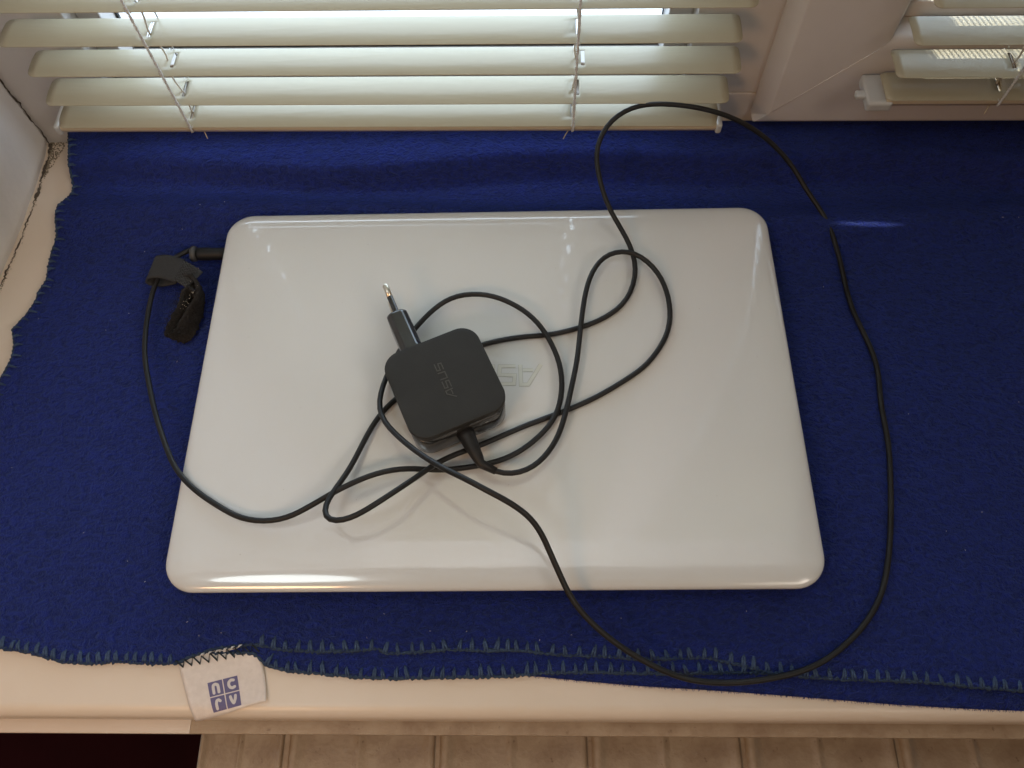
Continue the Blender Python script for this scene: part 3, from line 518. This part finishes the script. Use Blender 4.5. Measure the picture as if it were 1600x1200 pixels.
def strip(name, fn, xa, xb, z0, depth, curl):
    u = np.linspace(xa, xb, 380)[None, :]; t = np.linspace(0, 1, 40)[:, None]
    X = u + 0 * t; Yf = fn(X); Yy = Yf + depth * t
    Zz = z0 + .0004 * wob(X, Yy, 60, 31) - curl * smoothstep(.006, 0, Yy - Yf)
    o = obj(name, grid_mesh(name, X, Yy, Zz + BZ), M_fleece, blk); solid(o, .0017); return o
strip('second_layer', second_y, -.172, .70, -.0022, .09, .0004)
strip('bottom_fold', fold_y, -.05, .70, -.0035, .07, .0010)
# overlock stitches: one shared mesh, each stitch a part
def stitch_mesh(seed):
    r = np.random.default_rng(seed); a = r.uniform(-.0012, .0008)
    pa = []
    for s in (-1, 1):
        P = [(s * r.uniform(.0006, .0012), -.0004, -.0010), (s * r.uniform(.0004, .0009) + a * .3, .0010, .0003), (s * .0005 + a * .8, .0036, .0009), (a + s * .0002, .0062 + r.uniform(-.0010, .0010), -.0002)]
        pa.append(tube_data(P, (.00055, .0007, .0007, .00045), 5))
    V, F = join_data(pa); return mesh('stitch', V, F, True)
stm = [stitch_mesh(k) for k in range(8)]
def stitches(fn, zf, xa, xb, step, parent, sc=1.0):
    x = xa
    while x < xb:
        y = fn(np.array(x)); ang = math.atan2(float(fn(np.array(x + .003)) - fn(np.array(x - .003))), .006)
        o = obj('stitch', stm[rng.integers(8)], M_thread, parent, (x, float(y), zf(x, float(y)) + BZ), (0, 0, ang * .7 + rng.uniform(-.12, .25)))
        s = sc * rng.uniform(.85, 1.15); o.scale = (s, s, 1)
        x += step * rng.uniform(.8, 1.2)
def edge_cord(name, P, r):
    P = np.array(P); k = np.arange(len(P))
    V, F = tube_data(P, r * (1 + .35 * np.sin(k * 2.1) + .2 * rng.normal(size=len(P))).clip(.45, 1.7), 6)
    return obj(name, mesh(name, V, F, True), M_threadd, blk)
zt = lambda x, y: float(blanket_z(np.array(x), np.array(y + .0005))) + .0002
tag_x = (-.180, -.137)
stitches(front_y, zt, -.33, -.181, .0052, blk, 1.05); stitches(front_y, zt, -.134, .36, .0069, blk)
xs = np.arange(-.345, .70, .0011)
edge_cord('overlock_edge', [(x, float(front_y(np.array(x))) + .0002 * rng.normal(), zt(x, float(front_y(np.array(x)))) - .0008 + BZ) for x in xs], .00105)
z2 = lambda x, y: -.0022
stitches(second_y, z2, -.130, .155, .0066, blk, .95)
xs = np.arange(-.168, .30, .0011)
edge_cord('overlock_edge', [(x, float(second_y(np.array(x))) + .0002 * rng.normal(), -.0032 + BZ) for x in xs], .0010)
# left side edge
yy = np.arange(-.15, .223, .0011)
edge_cord('overlock_edge', [(float(left_x(y)) + .0003, y, zt(float(left_x(y)) + .001, y) - .0008 + BZ) for y in yy], .00095)
y = -.04
while y < .215:
    x = float(left_x(y)); ang = math.atan2(float(left_x(y + .004) - left_x(y - .004)), .008)
    o = obj('stitch', stm[rng.integers(8)], M_thread, blk, (x + .0003, y, zt(x + .003, y) + .0005 + BZ), (0, 0, -R(90) - ang * .5 + rng.uniform(-.2, .2))); o.scale = (.7, 1.0, 1.15)
    y += .0068 * rng.uniform(.85, 1.2)
# care tag sewn under the edge, lying over the sill nose
TC = [Vector((-.1818, -.1685)), Vector((-.1372, -.1588)), Vector((-.1280, -.1902)), Vector((-.1686, -.2000))]
def tag_pt(u, v):
    a = TC[0].lerp(TC[1], u); b = TC[3].lerp(TC[2], u); p = a.lerp(b, v)
    return p + Vector((.0010 * u * math.sin(v * 3.1), -.0006 * math.sin(u * 5) * v))
def tag_z(u, v):
    p = tag_pt(u, v); z = -.0048
    over = max(0.0, -.1905 - p.y); z -= over * over * 55
    return z + .0012 * math.sin(u * 4.2 + .8) * v * (1 - v) * 2 + .0013 * v * v * u * u + .0022 * (1 - v) ** 2
us = np.linspace(0, 1, 26); vs = np.linspace(-.12, 1, 26)
X = np.array([[tag_pt(u, v).x for u in us] for v in vs]); Y = np.array([[tag_pt(u, v).y for u in us] for v in vs]); Z = np.array([[tag_z(u, v) for u in us] for v in vs])
ct = obj('care_tag', grid_mesh('care_tag', X[::-1], Y[::-1], Z[::-1] + BZ), M_tag, blk); solid(ct, .00025)
ct['label'] = 'white satin care tag with four blue printed squares'
Q = [(-.1630, -.1800), (-.1467, -.1759), (-.1420, -.1917), (-.1577, -.1956)]
def tag_uv(p):
    u, v = .5, .5
    for _ in range(12):
        f = tag_pt(u, v) - p; e = 1e-4
        du = (tag_pt(u + e, v) - tag_pt(u, v)) / e; dv = (tag_pt(u, v + e) - tag_pt(u, v)) / e
        d = du.x * dv.y - du.y * dv.x
        u -= (f.x * dv.y - f.y * dv.x) / d; v -= (du.x * f.y - du.y * f.x) / d
    return u, v
def on_tag(s, t, lift):
    a = Vector(Q[0]).lerp(Vector(Q[1]), s); b = Vector(Q[3]).lerp(Vector(Q[2]), s); p = a.lerp(b, t); u, v = tag_uv(p)
    return (p.x, p.y, tag_z(u, v) + lift + BZ)
for (s0, s1, t0, t1) in ((0, .482, 0, .482), (.518, 1, 0, .482), (0, .482, .518, 1), (.518, 1, .518, 1)):
    V = [on_tag(s0 + (s1 - s0) * i / 6, t0 + (t1 - t0) * j / 6, .00012) for j in range(7) for i in range(7)]
    F = [(j*7+i, (j+1)*7+i, (j+1)*7+i+1, j*7+i+1) for j in range(6) for i in range(6)]
    o = obj('printed_square', mesh('printed_square', V, F), M_print, ct)
def letter(pts, s0, t0, w):
    # rounded stroke along pts inside the unit cell at s0,t0
    P = np.array(pts, float); D = []
    for i in range(len(P) - 1):
        for k in range(8): D.append(P[i] + (P[i+1] - P[i]) * k / 8)
    D.append(P[-1]); D = np.array(D)
    for _ in range(4): D[1:-1] = .25 * D[:-2] + .5 * D[1:-1] + .25 * D[2:]
    T_ = np.gradient(D, axis=0); T_ /= np.linalg.norm(T_, axis=1)[:, None]; Nn = np.stack([-T_[:, 1], T_[:, 0]], 1)
    ring = [D[i] + Nn[i] * w for i in range(len(D))]
    a0 = math.atan2(Nn[-1][1], Nn[-1][0]); ring += [D[-1] + w * np.array((math.cos(a0 - R(180) * k / 6), math.sin(a0 - R(180) * k / 6))) for k in range(1, 6)]
    ring += [D[i] - Nn[i] * w for i in range(len(D) - 1, -1, -1)]
    a0 = math.atan2(-Nn[0][1], -Nn[0][0]); ring += [D[0] + w * np.array((math.cos(a0 - R(180) * k / 6), math.sin(a0 - R(180) * k / 6))) for k in range(1, 6)]
    V = [on_tag(s0 + .482 * p[0], t0 + .482 * p[1], .00024) for p in ring]
    me = mesh('printed_letter', V, [tuple(range(len(V)))]); obj('printed_letter', me, M_printw, ct)
letter([(.33, .80), (.33, .45), (.36, .26), (.50, .20), (.66, .28), (.68, .45), (.68, .80)], 0, 0, .10)
letter([(.70, .24), (.52, .20), (.36, .32), (.33, .52), (.42, .70), (.58, .76), (.72, .70)], .518, 0, .10)
letter([(.36, .82), (.36, .48), (.42, .28), (.56, .24), (.66, .34)], 0, .518, .10)
letter([(.32, .24), (.36, .46), (.50, .76), (.64, .46), (.68, .24)], .518, .518, .10)
zz = []
for k in range(10):
    u = -.01 + k / 9.4
    for v, h in ((-.02 + .02 * (k % 2), .0016), (.105 + .05 * u, .0004)):
        uu = u + (.062 if v > .06 else 0); p = tag_pt(uu, v); zz.append((p.x, p.y, tag_z(uu, max(v, 0)) + h + BZ))
for k in range(6):
    u = .30 + .095 * k; p = tag_pt(u, .0); q = tag_pt(u + .055, -.012); m_ = (p + q) / 2
    obj('pale_yarn', tube('yarn', [(p.x, p.y, tag_z(u, 0) + .0022 + BZ), (m_.x, m_.y + .0004, tag_z(u, 0) + .0032 + BZ), (q.x, q.y + .0006, tag_z(u, 0) + .0026 + BZ)], (.0003, .00055, .0003), 6), M_dust, blk)
obj('zigzag_stitch', tube('zig', zz, .0006, 6), M_zig, blk)
fib = []
for fn, xa, xb, n_, z0 in ((fold_y, .02, .40, 900, -.0040), (front_y, -.335, .36, 900, -.0008), (second_y, -.13, .16, 350, -.0032)):
    for k in range(n_):
        x = rng.uniform(xa, xb); y = float(fn(np.array(x))); l = rng.uniform(.0004, .0013); a = -1.57 + rng.normal(0, .7)
        p0 = np.array((x, y + .0006, z0 + rng.uniform(-.0006, .0006) + BZ)); d = np.array((math.cos(a), math.sin(a), rng.normal(0, .25))) * (l + .0006)
        fib.append(tube_data([p0, p0 + d * .6 + rng.normal(0, .00012, 3), p0 + d], .00011, 3, cap=False))
V, F = join_data(fib); tag(obj('edge_fuzz', mesh('edge_fuzz', V, F), M_fleece, blk), kind='stuff')
# pale fluff caught on the fleece
parts = []
for (xx, yv) in list(zip(rng.uniform(-.33, -.20, 16), rng.uniform(-.15, .16, 16))) + list(zip(rng.uniform(.22, .42, 18), rng.uniform(-.17, .16, 18))) + list(zip(rng.uniform(-.2, .2, 12), rng.uniform(-.16, -.14, 12))):
    z = float(blanket_z(np.array(xx), np.array(yv))) + .0003 + BZ; a = rng.uniform(0, 6.28); l = rng.uniform(.0002, .0006)
    parts.append(tube_data([(xx - l * math.cos(a), yv - l * math.sin(a), z), (xx, yv, z + .0004), (xx + l * math.cos(a + .5), yv + l * math.sin(a + .5), z)], rng.uniform(.00008, .0002), 4))
V, F = join_data(parts); tag(obj('lint', mesh('lint', V, F), M_dust, blk), kind='stuff')

# ================================================================ laptop
lap = empty('laptop', (0, 0, 0)); tag(lap, 'closed glossy white laptop lying on the blue blanket with a mirrored maker name on its lid', 'laptop')
lap['label'] = 'closed laptop with a glossy white lid lying on the blue fleece'
LW, LD, LR = .381, .266, .0185; ZT = .0222
def ring(d, z, n=10): return [(x, y, z) for x, y in rrect(LW - 2*d, LD - 2*d, LR - d if LR - d > .003 else .003, n)]
rings = [ring(.0030, .0128), ring(.0012, .0130), ring(.0003, .0140), ring(0, .0158), ring(0.0001, .0168), ring(.0006, .0180), ring(.0015, .01875), ring(.0032, .01955), ring(.0060, .02030), ring(.0098, .02098), ring(.0145, .02150), ring(.0205, .02184), ring(.029, .02202), ring(.042, .0221), ring(.065, .02215), ring(.10, .0222), ring(.128, .02222)]
V, F = loft(rings); lid = obj('lid', mesh('lid', V, F, True), M_lid, lap)
rb = [(x, y, z) for d, z in () for x, y in ()]
brs = []
for d, z in ((.016, .0012), (.012, .0012), (.0065, .0034), (.004, .0070), (.0032, .0112), (.0036, .0127)):
    brs.append([(x, y, z) for x, y in rrect(LW - 2*d, LD - 2*d, max(LR - d, .004), 8)])
V, F = loft(brs); sharp(obj('base', mesh('base', V, F), M_base, lap), 40)
sp_ = []
for k in range(46):
    xx, yv = rng.uniform(-.17, .17), rng.uniform(-.115, .115); v, f = blob(np.array((xx, yv, .0221)), rng.uniform(.00010, .00022), .5); sp_.append((v, f))
for k in range(0):
    xx, yv, a = rng.uniform(.05, .16), rng.uniform(-.10, .11), rng.uniform(0, 6.28); l = rng.uniform(.003, .006)
    sp_.append(tube_data([(xx + l * t * math.cos(a + t), yv + l * t * math.sin(a + t), .0223) for t in np.linspace(-1, 1, 7)], .00006, 4))
V, F = join_data(sp_); tag(obj('dust', mesh('dust', V, F), mat('grey_dust', (.22, .20, .18), .9), lap), kind='stuff')
# lettering: mitred strokes
def stroke(pl, wd):
    P = [Vector(p) for p in pl]; Lf = []; Rt = []
    for i, p in enumerate(P):
        if i == 0: d0 = d1 = (P[1] - P[0]).normalized()
        elif i == len(P) - 1: d0 = d1 = (P[-1] - P[-2]).normalized()
        else: d0 = (p - P[i-1]).normalized(); d1 = (P[i+1] - p).normalized()
        n0 = Vector((-d0.y, d0.x)); n1 = Vector((-d1.y, d1.x)); b = (n0 + n1)
        b = b / max(b.length_squared, 1e-6) * 2 if b.length > 1e-3 else n0
        if b.length > 2.2: b = b.normalized() * 2.2
        Lf.append(p + b * wd / 2); Rt.append(p - b * wd / 2)
    return Lf, Rt
def letter_mesh(name, strokes, sx, sy, wd, h, xf, edge=.0):
    V = []; F = []; mi = []
    for pl in strokes:
        pl = [(x * sx, y * sy) for x, y in pl]
        for (wdd, hh, m_) in (((wd + edge, h * .5, 1), (wd, h, 0)) if edge else ((wd, h, 0),)):
            Lf, Rt = stroke(pl, wdd); o = len(V); n = len(Lf)
            for z in (-.0003, hh):
                for p in Lf: V.append(xf(p, z))
                for p in Rt: V.append(xf(p, z))
            def idx(t, s, i): return o + t * 2 * n + s * n + i
            for i in range(n - 1):
                F.append((idx(1,0,i), idx(1,1,i), idx(1,1,i+1), idx(1,0,i+1))); mi.append(m_)
                F.append((idx(0,0,i), idx(0,0,i+1), idx(1,0,i+1), idx(1,0,i))); mi.append(1)
                F.append((idx(0,1,i+1), idx(0,1,i), idx(1,1,i), idx(1,1,i+1))); mi.append(1)
            for i in (0, n - 1):
                F.append((idx(0,0,i), idx(1,0,i), idx(1,1,i), idx(0,1,i))); mi.append(1)
    me = mesh(name, V, F); me.polygons.foreach_set('material_index', mi)
    bm = bmesh.new(); bm.from_mesh(me); bmesh.ops.recalc_face_normals(bm, faces=bm.faces); bm.to_mesh(me); bm.free()
    return me
WORD = [('A', [[(.0, .0), (.66, .97), (1.02, .97), (1.06, 0)], [(.42, .27), (.93, .27)]]),
        ('S', [[(1.30, .07), (2.10, .07), (2.14, .48), (1.34, .52), (1.38, .93), (2.24, .93)]]),
        ('U', [[(2.50, 1.0), (2.46, .07), (3.24, .07), (3.30, 1.0)]]),
        ('S', [[(3.56, .07), (4.36, .07), (4.40, .48), (3.60, .52), (3.64, .93), (4.50, .93)]])]
_sx, _sy = .0560 / 4.5, .0145
for nm, st in WORD:
    me = letter_mesh('raised_letter', st, _sx, _sy, .0021, .00022, lambda p, z: (.0302 - p.x, .0080 - p.y, ZT + z), .0006)
    me.materials.append(M_logo); me.materials.append(M_logoedge); obj('raised_letter', me, None, lid)

# ================================================================ power adapter with its cable
AZ = .0268; AH = .0250
CX, CY, AA = -.0277, -.0172, R(23.8)
ad = empty('power_adapter', (CX, CY, 0), AA); tag(ad, 'square black wall charger lying on the white lid with its long black cable', 'charger')
AS = .0605
def ar(s, z, r, n=9): return [(x, y, z) for x, y in rrect(s, s, r, n)]
V, F = loft([ar(AS - .0050, AZ - .0030, .0085), ar(AS - .0026, AZ - .0026, .0098), ar(AS - .0016, AZ - .0012, .0104), ar(AS - .0008, AZ + .0190, .0110), ar(AS - .0016, AZ + .0196, .0106)])
hs = sharp(obj('housing', mesh('housing', V, F), M_aside, ad), 40)
V, F = loft([ar(AS - .0040, AZ + .0194, .010), ar(AS - .0040, AZ + .0202, .010), ar(AS - .0006, AZ + .0203, .0113), ar(AS, AZ + .0208, .0116), ar(AS, AZ + .0243, .0116), ar(AS - .0006, AZ + .0249, .0113), ar(AS - .0016, AZ + .0250, .0108), ar(AS - .006, AZ + .02502, .009)])
tp = sharp(obj('top_plate', mesh('top_plate', V, F), M_atop, ad), 50)
_sx, _sy = .0250 / 4.5, .0047
for nm, st in WORD:
    me = letter_mesh('raised_letter', st, _sx, _sy, .00062, .00022, lambda p, z: (.0030 - p.y, -.0123 + p.x, AZ + AH + z))
    me.materials.append(M_aemb); me.materials.append(M_aemb); obj('raised_letter', me, None, tp)
# plug block and pins
def hexa(y, s, dz=0):
    w_, h_ = .0068 * s, .0115 * s; c = .0030 * s; X0 = -.0094
    return [(X0 + a, y, AZ + .0120 + dz + b) for a, b in ((w_, -h_ + c), (w_, h_ - c), (w_ - c, h_), (-w_ + c, h_), (-w_, h_ - c), (-w_, -h_ + c), (-w_ + c, -h_), (w_ - c, -h_))]
V, F = loft([hexa(.0295, 1.06), hexa(.0310, 1.06), hexa(.0335, 1.0), hexa(.0560, .985), hexa(.0585, .96), hexa(.0596, .86)])
o = obj('plug_block', mesh('plug', V, F), M_aside, ad); bm = bmesh.new(); bm.from_mesh(o.data); bmesh.ops.recalc_face_normals(bm, faces=bm.faces); bm.to_mesh(o.data); bm.free()
o.modifiers.new('soft', 'BEVEL').width = .0006; sharp(o, 30)
for dz in (.0095, -.0095):
    pz = AZ + .0110 + dz
    pn = obj('pin', tube('pin', [(-.0092, .0590, pz), (-.0090, .0712, pz)], .00195, 12), M_aside, ad); sharp(pn)
    V, F = tube_data([(-.0090, .0711, pz), (-.0087, .0800, pz), (-.0087, .0807, pz), (-.0087, .0811, pz)], (.0019, .0019, .00175, .0013), 12); obj('pin_tip', mesh('tip', V, F, True), M_pin, pn)
obj('indicator_light', box('led', .0130, .0152, -.0298, -.0288, AZ + .0125, AZ + .0133, .0003), M_led, ad)
# cable end sleeve
PC = np.array(CABLE_MM) / 1000
def to_local(p):
    d = Vector((p[0] - CX, p[1] - CY)); c, s = math.cos(-AA), math.sin(-AA); return (c * d.x - s * d.y, s * d.x + c * d.y, p[2])
PL = np.array([to_local(p) for p in PC])
s0 = PL[0]
P = [(0, -.0285, AZ + .0108), (.0001, -.0330, AZ + .0107), (.0004, -.0400, AZ + .0098)]; e = np.array(P[-1])
P += [tuple(e + (s0 - e) * t) for t in (.35, .7, 1.0)] + [tuple(PL[2])]
sl_ = obj('cable_sleeve', tube('sleeve', P, (.0058, .0052, .0043, .0038, .0033, .0029, .0022), 12), M_cable, ad)
rings_ = []
obj('cable', tube('cable', PL, .00170, 12), M_cable, ad)
# DC connector pushed into the laptop's left side
def wl(pts): return [to_local(p) for p in pts]
obj('connector', tube('connector', wl([(-.2125, .1058, .0098), (-.2105, .1058, .0098), (-.2040, .1058, .0098), (-.2030, .1058, .0098), (-.1965, .1058, .0098), (-.1880, .1058, .0098)]), (.0042, .0047, .0047, .0044, .0044, .0044), 16), M_conn, ad)
cc = obj('connector_ring', tube('collar', wl([(-.2165, .1062, .0100), (-.2160, .1062, .0100), (-.2140, .1060, .0100), (-.2125, .1060, .0100)]), (.0030, .0056, .0058, .0048), 16), M_conng, ad)
# hook-and-loop strap
def ribbon(name, path, wdir, wid, m, thick=.0011, nw=9, jit=0.0, ends=None):
    Pp = np.array(path, float); D = []
    for i in range(len(Pp) - 1):
        for k in range(6):
            t = k / 6; p0 = Pp[max(i-1, 0)]; p1 = Pp[i]; p2 = Pp[i+1]; p3 = Pp[min(i+2, len(Pp)-1)]
            D.append(.5 * ((2*p1) + (p2-p0)*t + (2*p0-5*p1+4*p2-p3)*t*t + (3*p1-p0-3*p2+p3)*t**3))
    D.append(Pp[-1]); D = np.array(D); n = len(D)
    wd = np.array(wdir, float)
    if wd.ndim == 1: wd = np.repeat(wd[None], len(Pp), 0)
    ti = np.linspace(0, len(Pp) - 1, n); Wd = np.stack([np.interp(ti, np.arange(len(Pp)), wd[:, c]) for c in range(3)], 1); Wd /= np.linalg.norm(Wd, axis=1)[:, None]
    t = np.linspace(-.5, .5, nw)
    G = D[:, None] + Wd[:, None] * (t[None, :, None] * wid)
    if jit: G = G + rng.normal(0, jit, G.shape)
    G = np.array([[to_local(p) for p in row] for row in G])
    o = obj(name, grid_mesh(name, G[..., 0], G[..., 1], G[..., 2]), m, ad); solid(o, thick, 0); return o
wv = (.16, .98, .02)
st = ribbon('strap_band', [(-.2240, .0935, .0060), (-.2330, .0918, .0052), (-.2410, .0915, .0070), (-.2432, .0920, .0100), (-.2405, .0930, .0132), (-.2330, .0928, .0144), (-.2270, .0912, .0146), (-.2200, .0888, .0140)], wv, .0190, M_velcro)
ribbon('strap_hook_patch', [(-.2205, .0890, .0141), (-.2170, .0870, .0140), (-.2130, .0848, .0132), (-.2095, .0825, .0120)], [(.2, .95, .02), (.28, .94, 0), (.42, .9, -.05), (.5, .85, -.1)], .0165, M_hook)
# knitted ridges of the hook patch
hk = []
for k in range(7):
    for s in (-1, 1):
        Pk = []
        for q in range(9):
            a = q / 8; bx_ = -.2205 + .0108 * a; by_ = .0890 - .0062 * a; off = (-.0075 + k * .0025) + s * .0010 * math.sin(a * 12.6 + k)
            Pk.append(to_local((bx_ + .30 * off, by_ + .93 * off, .0152 - .0018 * a * a)))
        hk.append(tube_data(Pk, .00028, 4))
V, F = join_data(hk); tag(obj('hook_ridges', mesh('hooks', V, F, True), M_conng, ad), kind='stuff')
fz = ribbon('strap_loop', [(-.2180, .0850, .0085), (-.2110, .0830, .0090), (-.2062, .0770, .0090), (-.2048, .0690, .0086), (-.2066, .0590, .0080), (-.2098, .0490, .0072), (-.2132, .0425, .0062), (-.2172, .0402, .0052), (-.2198, .0432, .0046), (-.2178, .0530, .0050), (-.2150, .0620, .0066), (-.2150, .0700, .0084), (-.2120, .0745, .0086), (-.2080, .0710, .0086)], [(.06, .10, 1)] * 4 + [(-.3, .1, .9), (-.6, .1, .75), (-.75, .1, .6), (-.75, .1, .6), (-.7, 0, .7), (-.6, 0, .75), (-.3, 0, .9)] + [(.06, .1, 1)] * 3, .0128, M_fuzz, .0026, 10, .00035)
fib = []
cs = np.array([(-.2110, .0830), (-.2050, .0690), (-.2062, .0590), (-.2082, .0490), (-.2110, .0415), (-.2160, .0392), (-.2205, .0420), (-.2215, .0510), (-.2185, .0620), (-.2158, .0700)])
for k in range(900):
    i = rng.integers(len(cs) - 1); t = rng.random(); c = cs[i] + (cs[i+1] - cs[i]) * t + rng.normal(0, .0011, 2); z = rng.uniform(.003, .0165); d = rng.normal(0, .0013, 3)
    p0 = np.array((c[0], c[1], z)); fib.append(tube_data([to_local(p0), to_local(p0 + d * .6 + rng.normal(0, .0004, 3)), to_local(p0 + d)], .00009, 3, cap=False))
V, F = join_data(fib); tag(obj('strap_fuzz', mesh('fuzz', V, F), M_fuzz, ad), kind='stuff')
crumbs = []
for k in range(22):
    t = rng.random(); c = np.array((-.2030, .0770)) * (1 - t) + np.array((-.2125, .0555)) * t + rng.normal(0, .0012, 2)
    v, f = blob(np.array((0, 0, 0.0)), rng.uniform(.00010, .00030)); q = to_local((c[0], c[1], .0165 + rng.uniform(0, .001))); crumbs.append((v + np.array(q), f))
for c in ((-.2072, .0905), (-.2108, .0798)):
    v, f = blob(np.array((0, 0, 0.0)), .00022); q = to_local((c[0], c[1], .0150)); crumbs.append((v + np.array(q), f))
V, F = join_data(crumbs); tag(obj('lint', mesh('crumbs', V, F), M_lint, ad), kind='stuff')
# fix shading orientation of lofted shells
for o in SC.objects:
    if o.type == 'MESH' and o.name.split('.')[0] in ('lid', 'base', 'housing', 'top_plate', 'cable', 'connector', 'connector_ring', 'cable_sleeve', 'pin', 'pin_tip', 'bottom_rail'):
        bm = bmesh.new(); bm.from_mesh(o.data); bmesh.ops.recalc_face_normals(bm, faces=bm.faces); bm.to_mesh(o.data); bm.free()
